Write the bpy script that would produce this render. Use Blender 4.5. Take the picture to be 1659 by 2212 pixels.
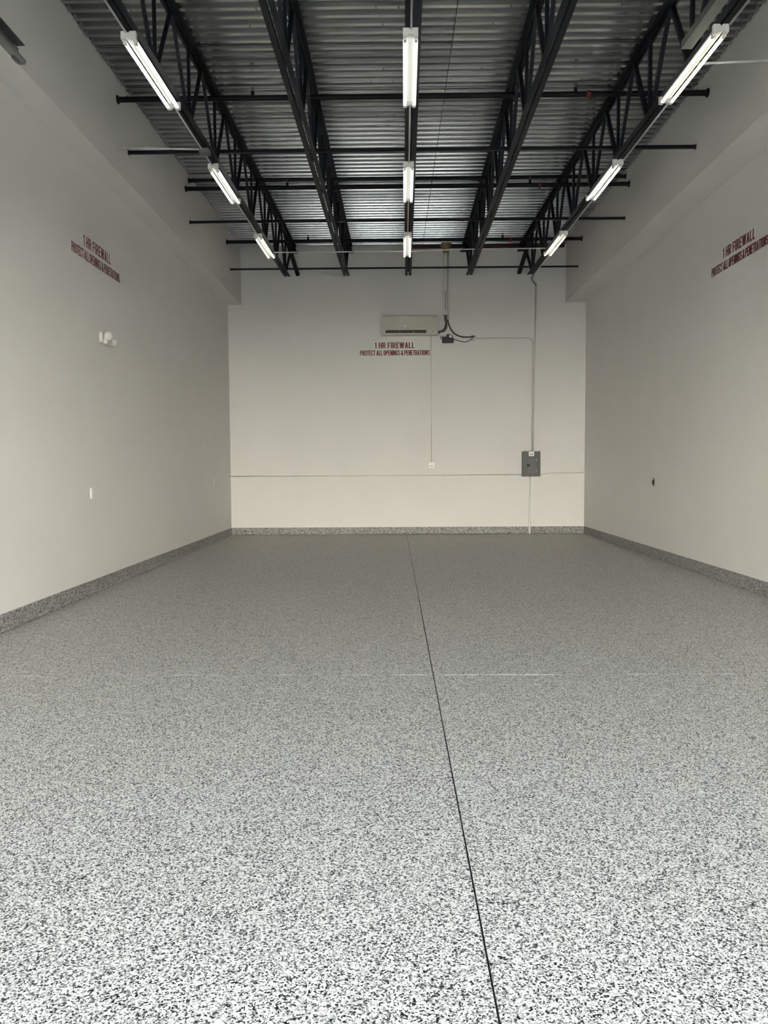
import bpy, bmesh, math, random
from mathutils import Vector, Matrix, Euler

# ------------------------------------------------------------------ scene
scene = bpy.context.scene
for o in list(bpy.data.objects):
    bpy.data.objects.remove(o, do_unlink=True)
C = scene.collection
random.seed(7)

# ------------------------------------------------------------------ camera
# phone main lens: focal length 1661 px on a 1659 px wide frame, just outside the open shop door
YAW, PITCH, ROLL, FPX, CAM_H = -0.01112, -0.05764, -0.00582, 1661.0, 1.35775
_f = Vector((math.sin(YAW) * math.cos(PITCH), math.cos(YAW) * math.cos(PITCH), math.sin(PITCH)))
_r = Vector((math.cos(YAW), -math.sin(YAW), 0.0))
_u = _r.cross(_f)
_r2 = _r * math.cos(ROLL) + _u * math.sin(ROLL)
_u2 = _u * math.cos(ROLL) - _r * math.sin(ROLL)
cam_data = bpy.data.cameras.new('camera')
cam_data.sensor_fit = 'HORIZONTAL'
cam_data.sensor_width = 36.0
cam_data.lens = 36.0 * FPX / 1659.0
cam_data.clip_start, cam_data.clip_end = 0.05, 300
cam = bpy.data.objects.new('camera', cam_data)
C.objects.link(cam)
cam.matrix_world = Matrix(((_r2.x, _u2.x, -_f.x, 0), (_r2.y, _u2.y, -_f.y, 0), (_r2.z, _u2.z, -_f.z, CAM_H), (0, 0, 0, 1)))
scene.camera = cam

# ------------------------------------------------------------------ sky (overcast daylight), exposure
SKY_COLOR = (0.78, 0.90, 1.0, 1)
SKY_STRENGTH = 3.8
SUN_STRENGTH = 40.0
TUBE_STRENGTH = 0.36
world = bpy.data.worlds.new('overcast_sky')
scene.world = world
world.use_nodes = True
bg = world.node_tree.nodes['Background']
bg.inputs['Color'].default_value = SKY_COLOR
bg.inputs['Strength'].default_value = SKY_STRENGTH
# sun high behind the shop: it lights the yard and the unseen building added across it, never the room directly
sun_data = bpy.data.lights.new('sun', 'SUN')
sun_data.energy = SUN_STRENGTH
sun_data.color = (1.0, 0.95, 0.86)
sun_data.angle = 0.01
sun = bpy.data.objects.new('sun', sun_data)
C.objects.link(sun)
sun.rotation_euler = (math.radians(-50), 0, math.radians(8))
vs = scene.view_settings
vs.view_transform = 'Standard'
vs.look = 'None'
vs.exposure = 2.30
vs.gamma = 1.0
vs.use_curve_mapping = False

# ------------------------------------------------------------------ measures (metres; x right, y into the room, z up)
D = 15.6                      # back wall
XL, XR = -3.282, 3.882        # side walls below the soffit
XUL, XUR = -3.010, 3.473      # side walls above the soffit
ZS = 4.632                    # soffit height
YF = -2.0                     # inside face of the front wall
DOOR_X0, DOOR_X1, DOOR_H = -2.5, 2.95, 3.05
SL = 0.0186                   # roof fall
ZD = 5.762                    # underside of deck at the back wall
ZTOP = 6.05
def deck_z(y): return ZD - SL * (D - y)
ZB = 4.9712                   # underside of joist bottom chords at the back wall
def chord_z(y): return ZB - SL * (D - y)

# ------------------------------------------------------------------ materials
def new_mat(name):
    m = bpy.data.materials.new(name)
    m.use_nodes = True
    nt = m.node_tree
    return m, nt, nt.nodes['Principled BSDF']

def simple(name, col, rough=0.5, metal=0.0, noise=0.0, nscale=8.0, bump=0.0, bscale=60.0, spec=0.5):
    m, nt, b = new_mat(name)
    b.inputs['Base Color'].default_value = (*col, 1)
    b.inputs['Roughness'].default_value = rough
    b.inputs['Metallic'].default_value = metal
    b.inputs['Specular IOR Level'].default_value = spec
    tc = nt.nodes.new('ShaderNodeTexCoord')
    if noise > 0:
        n = nt.nodes.new('ShaderNodeTexNoise'); n.inputs['Scale'].default_value = nscale; n.inputs['Detail'].default_value = 4
        r = nt.nodes.new('ShaderNodeValToRGB')
        lo = [max(0, c * (1 - noise)) for c in col]; hi = [min(1, c * (1 + noise)) for c in col]
        r.color_ramp.elements[0].position = 0.3; r.color_ramp.elements[1].position = 0.7
        r.color_ramp.elements[0].color = (*lo, 1); r.color_ramp.elements[1].color = (*hi, 1)
        nt.links.new(tc.outputs['Object'], n.inputs['Vector'])
        nt.links.new(n.outputs['Fac'], r.inputs['Fac'])
        nt.links.new(r.outputs['Color'], b.inputs['Base Color'])
    if bump > 0:
        n2 = nt.nodes.new('ShaderNodeTexNoise'); n2.inputs['Scale'].default_value = bscale
        bp = nt.nodes.new('ShaderNodeBump'); bp.inputs['Strength'].default_value = bump; bp.inputs['Distance'].default_value = 0.004
        nt.links.new(tc.outputs['Object'], n2.inputs['Vector'])
        nt.links.new(n2.outputs['Fac'], bp.inputs['Height'])
        nt.links.new(bp.outputs['Normal'], b.inputs['Normal'])
    return m

WALL_COL = (0.70, 0.685, 0.658)
M = {}
M['wall'] = simple('wall_paint', WALL_COL, 0.55, noise=0.015, nscale=1.5, bump=0.04, bscale=90, spec=0.3)
M['painted'] = simple('painted_conduit', (0.62, 0.60, 0.55), 0.5, noise=0.03)
M['joist'] = simple('joist_paint', (0.006, 0.0075, 0.012), 0.55, noise=0.25, nscale=6, spec=0.25)
M['pipe'] = simple('black_pipe', (0.005, 0.005, 0.006), 0.5, noise=0.2, nscale=10, spec=0.2)
M['bridging'] = simple('bridging_paint', (0.006, 0.007, 0.010), 0.5, noise=0.2, spec=0.2)
M['emt'] = simple('galvanised_conduit', (0.62, 0.62, 0.60), 0.4, 0.3, noise=0.08, nscale=20)
M['strut'] = simple('strut_channel', (0.20, 0.205, 0.19), 0.55, 0.3, noise=0.1, nscale=12)
M['white_metal'] = simple('white_enamel', (0.80, 0.80, 0.77), 0.35, noise=0.02)
M['lampholder'] = simple('lampholder_plastic', (0.72, 0.72, 0.68), 0.45, noise=0.03)
M['white_plastic'] = simple('white_plastic', (0.82, 0.81, 0.76), 0.35, noise=0.02)
M['ac_plastic'] = simple('ac_plastic', (0.56, 0.55, 0.47), 0.2, noise=0.02)
M['ac_gloss'] = simple('ac_gloss_plastic', (0.56, 0.55, 0.47), 0.07, noise=0.01)
M['dark'] = simple('dark_slot', (0.012, 0.012, 0.012), 0.7, noise=0.2)
M['dark_grey'] = simple('dark_grey_vane', (0.10, 0.10, 0.095), 0.5, noise=0.1)
M['panel_grey'] = simple('panel_grey', (0.062, 0.067, 0.065), 0.45, noise=0.05, nscale=15)
M['panel_door'] = simple('panel_door_grey', (0.080, 0.085, 0.084), 0.42, noise=0.05, nscale=15)
M['head_metal'] = simple('dull_brass', (0.07, 0.065, 0.055), 0.5, 0.4, noise=0.1)
M['lamp_plastic'] = simple('aged_white_plastic', (0.56, 0.55, 0.50), 0.4, noise=0.03)
M['steel'] = simple('bare_steel', (0.45, 0.45, 0.43), 0.4, 0.8, noise=0.1, nscale=30)
M['red_fit'] = simple('red_coupling', (0.13, 0.010, 0.010), 0.45, noise=0.15)
M['red_primer'] = simple('red_primer', (0.05, 0.012, 0.014), 0.6, noise=0.3, nscale=5)
M['pump_blue'] = simple('pump_blue', (0.012, 0.016, 0.055), 0.4, noise=0.1)
M['pump_black'] = simple('pump_black', (0.010, 0.011, 0.014), 0.45, noise=0.1)
M['foam'] = simple('spray_foam', (0.26, 0.20, 0.10), 0.9, noise=0.2, nscale=30, bump=0.6, bscale=40)
M['insulation'] = simple('pipe_wrap', (0.10, 0.10, 0.085), 0.8, noise=0.15, nscale=25)
M['cable'] = simple('black_cable', (0.018, 0.020, 0.022), 0.5, noise=0.1)
M['flex'] = simple('flexible_conduit', (0.16, 0.16, 0.15), 0.5, 0.5, noise=0.1, nscale=60)
M['sticker'] = simple('sticker_paper', (0.80, 0.80, 0.76), 0.5, noise=0.03, nscale=40)
M['ink'] = simple('grey_ink', (0.25, 0.25, 0.24), 0.6, noise=0.1)
M['vinyl'] = simple('sign_vinyl', (0.74, 0.72, 0.67), 0.4, noise=0.01)
M['letter_red'] = simple('letter_red', (0.20, 0.004, 0.016), 0.45, noise=0.08)
M['letter_dark'] = simple('letter_shadow', (0.025, 0.004, 0.008), 0.5, noise=0.08)
M['joint'] = simple('joint_sealant', (0.012, 0.012, 0.012), 0.6, noise=0.2, nscale=40)
M['roof'] = simple('roof_board', (0.02, 0.02, 0.02), 0.9, noise=0.1)
M['dimming'] = simple('dimming_grey', (0.26, 0.26, 0.25), 0.8, noise=0.06, nscale=4, bump=0.2)  # unseen front wall; grey picked to dim the deck and upper walls
M['facade'] = simple('facade_paint', (0.72, 0.69, 0.62), 0.8, noise=0.03)
M['shutter'] = simple('shutter_paint', (0.70, 0.69, 0.66), 0.6, noise=0.03)
M['ground'] = simple('yard_paving', (0.10, 0.10, 0.098), 0.85, noise=0.12, nscale=3, bump=0.2)
M['lens'] = simple('lamp_lens', (0.62, 0.62, 0.57), 0.15, noise=0.10, nscale=120, bump=0.5, bscale=300)

def flake_mat(name, scale, dark=1.0):
    m, nt, b = new_mat(name)
    tc = nt.nodes.new('ShaderNodeTexCoord')
    nz = nt.nodes.new('ShaderNodeTexNoise'); nz.inputs['Scale'].default_value = scale * 0.9; nz.inputs['Detail'].default_value = 1
    mx = nt.nodes.new('ShaderNodeMix'); mx.data_type = 'RGBA'; mx.blend_type = 'LINEAR_LIGHT'; mx.inputs['Factor'].default_value = 0.6 / scale
    vo = nt.nodes.new('ShaderNodeTexVoronoi'); vo.inputs['Scale'].default_value = scale
    sp = nt.nodes.new('ShaderNodeSeparateColor')
    rp = nt.nodes.new('ShaderNodeValToRGB'); rp.color_ramp.interpolation = 'CONSTANT'
    e = rp.color_ramp.elements
    stops = [(0.0, (0.012, 0.013, 0.015)), (0.17, (0.10, 0.105, 0.11)), (0.27, (0.31, 0.308, 0.295)), (0.42, (0.535, 0.53, 0.505)), (0.62, (0.73, 0.72, 0.69))]
    e[0].position = stops[0][0]; e[0].color = (*[c * dark for c in stops[0][1]], 1)
    e[1].position = stops[1][0]; e[1].color = (*[c * dark for c in stops[1][1]], 1)
    for p, c in stops[2:]:
        n = e.new(p); n.color = (*[k * dark for k in c], 1)
    nt.links.new(tc.outputs['Object'], nz.inputs['Vector'])
    nt.links.new(tc.outputs['Object'], mx.inputs['A'])
    nt.links.new(nz.outputs['Color'], mx.inputs['B'])
    nt.links.new(mx.outputs['Result'], vo.inputs['Vector'])
    nt.links.new(vo.outputs['Color'], sp.inputs['Color'])
    nt.links.new(sp.outputs['Red'], rp.inputs['Fac'])
    nt.links.new(rp.outputs['Color'], b.inputs['Base Color'])
    b.inputs['Roughness'].default_value = 0.5
    b.inputs['Specular IOR Level'].default_value = 0.3
    return m
M['flake'] = flake_mat('flake_floor', 205)
M['flake_base'] = flake_mat('flake_base', 130, 0.55)

def deck_mat():
    m, nt, b = new_mat('galvanised_deck')
    tc = nt.nodes.new('ShaderNodeTexCoord')
    oi = nt.nodes.new('ShaderNodeObjectInfo')
    mp = nt.nodes.new('ShaderNodeMapping'); mp.inputs['Scale'].default_value = (0.8, 6.0, 6.0)
    n = nt.nodes.new('ShaderNodeTexNoise'); n.inputs['Scale'].default_value = 3.0; n.inputs['Detail'].default_value = 5
    add = nt.nodes.new('ShaderNodeMath'); add.operation = 'MULTIPLY_ADD'; add.inputs[1].default_value = 0.35
    r = nt.nodes.new('ShaderNodeValToRGB')
    r.color_ramp.elements[0].position = 0.25; r.color_ramp.elements[0].color = (0.29, 0.302, 0.305, 1)
    r.color_ramp.elements[1].position = 0.85; r.color_ramp.elements[1].color = (0.40, 0.412, 0.41, 1)
    nt.links.new(tc.outputs['Object'], mp.inputs['Vector'])
    nt.links.new(mp.outputs['Vector'], n.inputs['Vector'])
    nt.links.new(oi.outputs['Random'], add.inputs[0])
    nt.links.new(n.outputs['Fac'], add.inputs[2])
    nt.links.new(add.outputs[0], r.inputs['Fac'])
    nt.links.new(r.outputs['Color'], b.inputs['Base Color'])
    b.inputs['Metallic'].default_value = 1.0
    b.inputs['Roughness'].default_value = 0.22
    return m
M['deck'] = deck_mat()

def filler_mat():
    m, nt, b = new_mat('worn_joint_filler')
    tc = nt.nodes.new('ShaderNodeTexCoord')
    n = nt.nodes.new('ShaderNodeTexNoise'); n.inputs['Scale'].default_value = 9.0; n.inputs['Detail'].default_value = 6
    r = nt.nodes.new('ShaderNodeValToRGB'); r.color_ramp.interpolation = 'EASE'
    r.color_ramp.elements[0].position = 0.48; r.color_ramp.elements[0].color = (0.36, 0.36, 0.36, 1)
    r.color_ramp.elements[1].position = 0.56; r.color_ramp.elements[1].color = (0.85, 0.85, 0.83, 1)
    nt.links.new(tc.outputs['Object'], n.inputs['Vector'])
    nt.links.new(n.outputs['Fac'], r.inputs['Fac'])
    nt.links.new(r.outputs['Color'], b.inputs['Base Color'])
    b.inputs['Roughness'].default_value = 0.5
    return m
M['filler'] = filler_mat()

def tube_mat(name, col):
    m, nt, b = new_mat(name)
    b.inputs['Base Color'].default_value = (0.9, 0.9, 0.88, 1)
    b.inputs['Emission Color'].default_value = (*col, 1)
    b.inputs['Emission Strength'].default_value = TUBE_STRENGTH
    return m
M['tube'] = tube_mat('lit_tube', (1.0, 0.99, 0.92))
M['tube_warm'] = tube_mat('lit_tube_warm', (1.0, 0.96, 0.78))

# ------------------------------------------------------------------ helpers
def obj(name, bm, mat, parent=None, loc=None, smooth=False):
    me = bpy.data.meshes.new(name)
    bmesh.ops.recalc_face_normals(bm, faces=bm.faces[:])
    bm.to_mesh(me); bm.free()
    if smooth:
        for p in me.polygons: p.use_smooth = True
    return obj_me(name, me, mat, parent, loc)

def obj_me(name, me, mat, parent=None, loc=None):
    if mat is not None and not me.materials:
        me.materials.append(M[mat])
    o = bpy.data.objects.new(name, me)
    C.objects.link(o)
    if parent is not None: o.parent = parent
    if loc is not None: o.location = loc
    return o

def tag(o, label, cat, group=None, kind=None):
    o['label'] = label; o['category'] = cat
    if group: o['group'] = group
    if kind: o['kind'] = kind
    return o

def thing(name, label, cat, loc=(0, 0, 0), rot=(0, 0, 0), group=None, kind=None):
    o = bpy.data.objects.new(name, None)
    C.objects.link(o)
    o.location = loc; o.rotation_euler = rot; o.empty_display_size = 0.1
    return tag(o, label, cat, group, kind)

def box(bm, a, b, bev=0.0):
    x0, y0, z0 = a; x1, y1, z1 = b
    t = bmesh.new()
    vs_ = [t.verts.new(p) for p in ((x0, y0, z0), (x1, y0, z0), (x1, y1, z0), (x0, y1, z0), (x0, y0, z1), (x1, y0, z1), (x1, y1, z1), (x0, y1, z1))]
    for f in ((0, 3, 2, 1), (4, 5, 6, 7), (0, 1, 5, 4), (1, 2, 6, 5), (2, 3, 7, 6), (3, 0, 4, 7)):
        t.faces.new([vs_[i] for i in f])
    if bev > 0:
        bmesh.ops.bevel(t, geom=t.edges[:], offset=bev, segments=2, affect='EDGES', profile=0.5)
    me = bpy.data.meshes.new('tmp'); t.to_mesh(me); t.free()
    bm.from_mesh(me); bpy.data.meshes.remove(me)
    return bm

def bx(a, b, bev=0.0):
    return box(bmesh.new(), a, b, bev)

def frame(p0, p1, up=(0, 0, 1)):
    d = (Vector(p1) - Vector(p0)).normalized()
    u = Vector(up)
    if abs(d.dot(u)) > 0.98: u = Vector((1, 0, 0))
    s = d.cross(u).normalized(); u = s.cross(d).normalized()
    return d, s, u

def bar(bm, p0, p1, prof, up=(0, 0, 1)):
    """extrude the polygon prof [(side, up)] from p0 to p1"""
    d, s, u = frame(p0, p1, up)
    A = [bm.verts.new(Vector(p0) + s * a + u * b) for a, b in prof]
    B = [bm.verts.new(Vector(p1) + s * a + u * b) for a, b in prof]
    n = len(prof)
    bm.faces.new(A[::-1]); bm.faces.new(B)
    for i in range(n):
        j = (i + 1) % n
        bm.faces.new((A[i], A[j], B[j], B[i]))
    return bm

def circ(r, n=12): return [(r * math.cos(2 * math.pi * i / n), r * math.sin(2 * math.pi * i / n)) for i in range(n)]
def rod(bm, p0, p1, r, n=12): return bar(bm, p0, p1, circ(r, n))
def rect(w, h): return [(-w / 2, -h / 2), (w / 2, -h / 2), (w / 2, h / 2), (-w / 2, h / 2)]
def angle_prof(a, t=0.006):  # L with its corner at the origin, legs along +side and +up
    return [(0, 0), (a, 0), (a, t), (t, t), (t, a), (0, a)]

def smooth_path(pts, sub=6):
    P = [Vector(p) for p in pts]
    if len(P) < 3: return P
    out = []
    Q = [P[0] * 2 - P[1]] + P + [P[-1] * 2 - P[-2]]
    for i in range(1, len(Q) - 2):
        a, b, c, d = Q[i - 1:i + 3]
        for k in range(sub):
            t = k / sub
            out.append(0.5 * ((2 * b) + (c - a) * t + (2 * a - 5 * b + 4 * c - d) * t * t + (3 * b - a - 3 * c + d) * t ** 3))
    out.append(P[-1])
    return out

def tube(bm, pts, r, n=10, sub=6, caps=True):
    P = smooth_path(pts, sub) if sub else [Vector(p) for p in pts]
    rings = []
    ref = None
    for i, p in enumerate(P):
        d = (P[min(i + 1, len(P) - 1)] - P[max(i - 1, 0)]).normalized()
        if ref is None:
            ref = Vector((0, 0, 1)) if abs(d.z) < 0.9 else Vector((1, 0, 0))
        s = d.cross(ref).normalized(); ref = s.cross(d).normalized()
        rr = r(i / (len(P) - 1)) if callable(r) else r
        rings.append([bm.verts.new(p + s * (rr * math.cos(2 * math.pi * k / n)) + ref * (rr * math.sin(2 * math.pi * k / n))) for k in range(n)])
    for a, b in zip(rings, rings[1:]):
        for k in range(n):
            bm.faces.new((a[k], a[(k + 1) % n], b[(k + 1) % n], b[k]))
    if caps:
        bm.faces.new(rings[0][::-1]); bm.faces.new(rings[-1])
    return bm

def lathe(bm, prof, origin, axis=(0, 0, 1), n=20):
    """prof [(radius, along)] turned about axis"""
    d = Vector(axis).normalized()
    s = d.cross(Vector((0, 0, 1)) if abs(d.z) < 0.9 else Vector((1, 0, 0))).normalized(); u = d.cross(s)
    rings = []
    for r, h in prof:
        c = Vector(origin) + d * h
        rings.append([bm.verts.new(c + (s * math.cos(2 * math.pi * k / n) + u * math.sin(2 * math.pi * k / n)) * max(r, 1e-4)) for k in range(n)])
    for a, b in zip(rings, rings[1:]):
        for k in range(n):
            bm.faces.new((a[k], a[(k + 1) % n], b[(k + 1) % n], b[k]))
    bm.faces.new(rings[0][::-1]); bm.faces.new(rings[-1])
    return bm

def prism_y(prof, y0, y1):
    """polygon in x,z extruded along y"""
    bm = bmesh.new()
    A = [bm.verts.new((x, y0, z)) for x, z in prof]; B = [bm.verts.new((x, y1, z)) for x, z in prof]
    bm.faces.new(A); bm.faces.new(B[::-1])
    for i in range(len(prof)):
        j = (i + 1) % len(prof)
        bm.faces.new((A[i], B[i], B[j], A[j]))
    return bm

# ------------------------------------------------------------------ the setting
JX0, JX1, JY = 0.2555, 0.2835, 4.976   # the long saw cut (x at the front, x at the back), the cross joint
GW = 0.0065
T = 0.2                        # wall thickness
floor = thing('floor', 'speckled black white and grey flake epoxy floor', 'floor', kind='structure')
def jx(y): return JX0 + (JX1 - JX0) * (y - 1.8) / (D - 1.8)
def slab(y0, y1, side):
    bm = bmesh.new()
    if side < 0: P = [(XL - 0.1, y0), (jx(y0) - GW / 2, y0), (jx(y1) - GW / 2, y1), (XL - 0.1, y1)]
    else: P = [(jx(y0) + GW / 2, y0), (XR + 0.1, y0), (XR + 0.1, y1), (jx(y1) + GW / 2, y1)]
    A = [bm.verts.new((x, y, 0)) for x, y in P]; B = [bm.verts.new((x, y, -0.15)) for x, y in P]
    bm.faces.new(A); bm.faces.new(B[::-1])
    for i in range(4):
        j = (i + 1) % 4
        bm.faces.new((A[i], B[i], B[j], A[j]))
    obj('floor_slab', bm, 'flake', floor)
for s in (-1, 1):
    slab(YF - T, JY - 0.002, s); slab(JY + 0.002, D + 0.1, s)
bm = bmesh.new()
bar(bm, (jx(YF - T), YF - T, -0.02), (jx(D), D, -0.02), rect(GW + 0.004, 0.03))
obj('saw_cut_sealant', bm, 'joint', floor)
for s, a, b in ((-1, XL, jx(JY) - 0.004), (1, jx(JY) + 0.004, XR)):
    obj('cross_joint_filler', bx((a, JY - 0.003, -0.01), (b, JY + 0.003, 0.0006)), 'filler', floor)

def struct(name, bm, mat, label, cat):
    o = obj(name, bm, mat); tag(o, label, cat, kind='structure'); return o
struct('wall_left', prism_y([(XL, -0.02), (XL, ZS), (XUL, ZS), (XUL, ZTOP), (XL - T, ZTOP), (XL - T, -0.02)], YF - T, D + T), 'wall',
       'off-white painted side wall with boxed soffit and emergency lamp', 'wall')
struct('wall_right', prism_y([(XR, -0.02), (XR, ZS), (XUR, ZS), (XUR, ZTOP), (XR + T, ZTOP), (XR + T, -0.02)], YF - T, D + T), 'wall',
       'off-white painted side wall with boxed soffit and dark outlet', 'wall')
struct('wall_back', bx((XL, D, -0.02), (XR, D + T, ZTOP)), 'wall', 'off-white painted end wall carrying the air conditioner and breaker panel', 'wall')
bm = bmesh.new()
box(bm, (XL, YF - T, -0.02), (DOOR_X0, YF, ZTOP)); box(bm, (DOOR_X1, YF - T, -0.02), (XR, YF, ZTOP)); box(bm, (DOOR_X0, YF - T, DOOR_H), (DOOR_X1, YF, ZTOP))
struct('wall_front', bm, 'dimming', 'unseen grey block front wall around the wide open door bay', 'wall')  # unseen wall; header set low to keep the upper end wall dark
struct('ground', bx((-70, -70, -0.20), (70, YF - T - 0.005, -0.02)), 'ground', 'grey paved yard outside the open door', 'ground')
t = thing('reflector', 'unseen building added as a pale sunlit warehouse units across the yard behind the camera', 'building', (0, -35, -0.02), kind='structure')  # unseen building, added to bounce low sunlight onto the end wall
obj('facade', bx((-45, -8, 0), (45, 0, 8.6)), 'facade', t)
obj('parapet', bx((-45.1, -8.1, 8.6), (45.1, 0.08, 9.0)), 'facade', t)
for k in range(9): obj('shutter_door', bx((-39.5 + 9 * k, 0.0, 0), (-34.5 + 9 * k, 0.05, 4.0)), 'shutter', t)

# cove base of flake epoxy: upright face with a rounded foot
def base_profile(h=0.149, t=0.008, r=0.022):
    P = [(0, h), (t, h), (t + 0.001, r + 0.004)]
    for k in range(1, 5):
        a = math.pi / 2 * k / 4
        P.append((t + 0.001 + r - r * math.cos(a), r + 0.002 - r * math.sin(a) + 0.0005))
    P.append((0, 0.0005))
    return P
struct('baseboard_left', prism_y([(XL + a, b) for a, b in base_profile()], YF, D), 'flake_base', 'speckled flake cove base below the wall with the emergency lamp', 'baseboard')
struct('baseboard_right', prism_y([(XR - a, b) for a, b in base_profile()], YF, D), 'flake_base', 'speckled flake cove base below the wall with the dark outlet', 'baseboard')
bm = bmesh.new()
bar(bm, (XL + 0.002, D, 0), (XR - 0.002, D, 0), [(-a if False else a, b) for a, b in base_profile()])
struct('baseboard_back', bm, 'flake_base', 'speckled flake cove base along the end wall', 'baseboard')

# corrugated roof deck: sheets six flutes wide, side laps across the room, one end lap
ceiling = thing('ceiling', 'galvanised corrugated steel roof deck above black joists', 'ceiling', kind='structure')
PITCH_Y, COVER = 0.1425, 0.855
def deck_profile(nf=6):
    P = []
    y = 0.0
    for k in range(nf):
        P += [(y + 0.000, 0.036), (y + 0.0345, 0.036), (y + 0.044, 0.0), (y + 0.090, 0.0), (y + 0.0995, 0.036)]
        y += PITCH_Y
    P += [(y + 0.004, 0.036), (y + 0.006, 0.018), (y + 0.014, 0.016)]   # side-lap lip
    return P
def deck_sheet(length):
    bm = bmesh.new()
    P = deck_profile()
    t = 0.0012
    rows = []
    for x in (0, length):
        lo = [bm.verts.new((x, y, z - SL * 0 )) for y, z in P]
        rows.append(lo)
    for i in range(len(P) - 1):
        bm.faces.new((rows[0][i], rows[0][i + 1], rows[1][i + 1], rows[1][i]))
    g = bmesh.ops.extrude_face_region(bm, geom=bm.faces[:])
    bmesh.ops.translate(bm, verts=[v for v in g['geom'] if isinstance(v, bmesh.types.BMVert)], vec=(0, 0, t))
    bmesh.ops.recalc_face_normals(bm, faces=bm.faces[:])
    me = bpy.data.meshes.new('deck_sheet'); bm.to_mesh(me); bm.free()
    return me
LAP_X = 0.625
me_l = deck_sheet(LAP_X - 0.004 - (XUL + 0.018)); me_r = deck_sheet(XUR - 0.018 - (LAP_X + 0.004))
y0 = 8.02 - 12 * COVER
sheets = []
slope = math.atan(SL)
while y0 < D - 0.05:
    for me, x in ((me_l, XUL + 0.018), (me_r, LAP_X + 0.004)):
        o = obj_me('deck_sheet', me, 'deck', ceiling, (x, y0, deck_z(y0) + random.uniform(0, 0.0015)))
        o.rotation_euler = (slope + random.uniform(-0.0006, 0.0006), 0, random.uniform(-0.0005, 0.0005))
        sheets.append((o, x, y0))
    y0 += COVER
bm = bmesh.new()
zr = 0.042
vv = [bm.verts.new(p) for p in ((XUL - 0.05, YF - T, deck_z(YF - T) + zr), (XUR + 0.05, YF - T, deck_z(YF - T) + zr), (XUR + 0.05, D + 0.05, deck_z(D + 0.05) + zr), (XUL - 0.05, D + 0.05, deck_z(D + 0.05) + zr))]
f = bm.faces.new(vv); g = bmesh.ops.extrude_face_region(bm, geom=[f])
bmesh.ops.translate(bm, verts=[v for v in g['geom'] if isinstance(v, bmesh.types.BMVert)], vec=(0, 0, 0.12))
obj('roof_board', bm, 'roof', ceiling)
# short dark slits cut in the deck ribs
SLITS = [(-0.13, 7.41), (0.08, 7.43), (-0.07, 7.67), (-0.07, 8.5), (-0.21, 8.78), (0.03, 8.78), (-0.16, 9.7), (0.04, 9.64), (-0.05, 9.93), (1.12, 7.36), (0.99, 7.66), (0.98, 8.55), (1.16, 8.69), (1.02, 9.69), (1.01, 9.91), (-1.24, 7.43), (-1.35, 7.66), (-1.29, 8.65), (-1.21, 8.79), (-2.12, 8.17), (-2.15, 8.66), (-2.41, 7.39), (2.22, 7.57), (2.14, 7.38), (2.42, 8.53), (2.11, 8.78), (2.15, 9.68), (2.25, 9.82), (3.37, 7.37), (3.36, 7.67), (3.39, 8.04), (3.37, 9.64), (3.35, 9.81), (-0.17, 11.12), (-0.02, 11.13), (0.01, 11.98), (-0.17, 12.12), (-0.04, 13.15), (-0.16, 13.42), (0.03, 13.43), (-0.14, 14.31), (0.1, 14.32), (0.01, 14.61), (1.02, 10.82), (1.2, 10.82), (1.09, 11.09), (1.08, 11.99), (1.03, 13.16), (1.17, 13.16), (1.12, 13.43), (1.1, 14.35), (1.02, 14.53), (1.2, 14.53), (-1.3, 10.8), (-1.22, 11.1), (-2.3, 10.0), (-2.4, 10.8), (-1.28, 12.0), (-1.34, 13.1), (2.2, 10.8), (2.3, 11.1), (3.36, 10.9), (2.2, 12.0), (3.35, 12.1), (3.36, 13.2)]
slit_me = bpy.data.meshes.new('rib_slit'); _b = bx((-0.004, -0.021, -0.0012), (0.004, 0.021, 0.0008)); _b.to_mesh(slit_me); _b.free()
for x, y in SLITS:
    best = min(((abs(y - (sy + 0.067 + k * PITCH_Y)), so, sx, 0.067 + k * PITCH_Y) for so, sx, sy in sheets for k in range(6)
                if (sx < 0) == (x < LAP_X)), key=lambda q: q[0])
    _, so, sx, ly = best
    obj_me('rib_slit', slit_me, 'dark', so, (x - sx, ly, 0))

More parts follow.
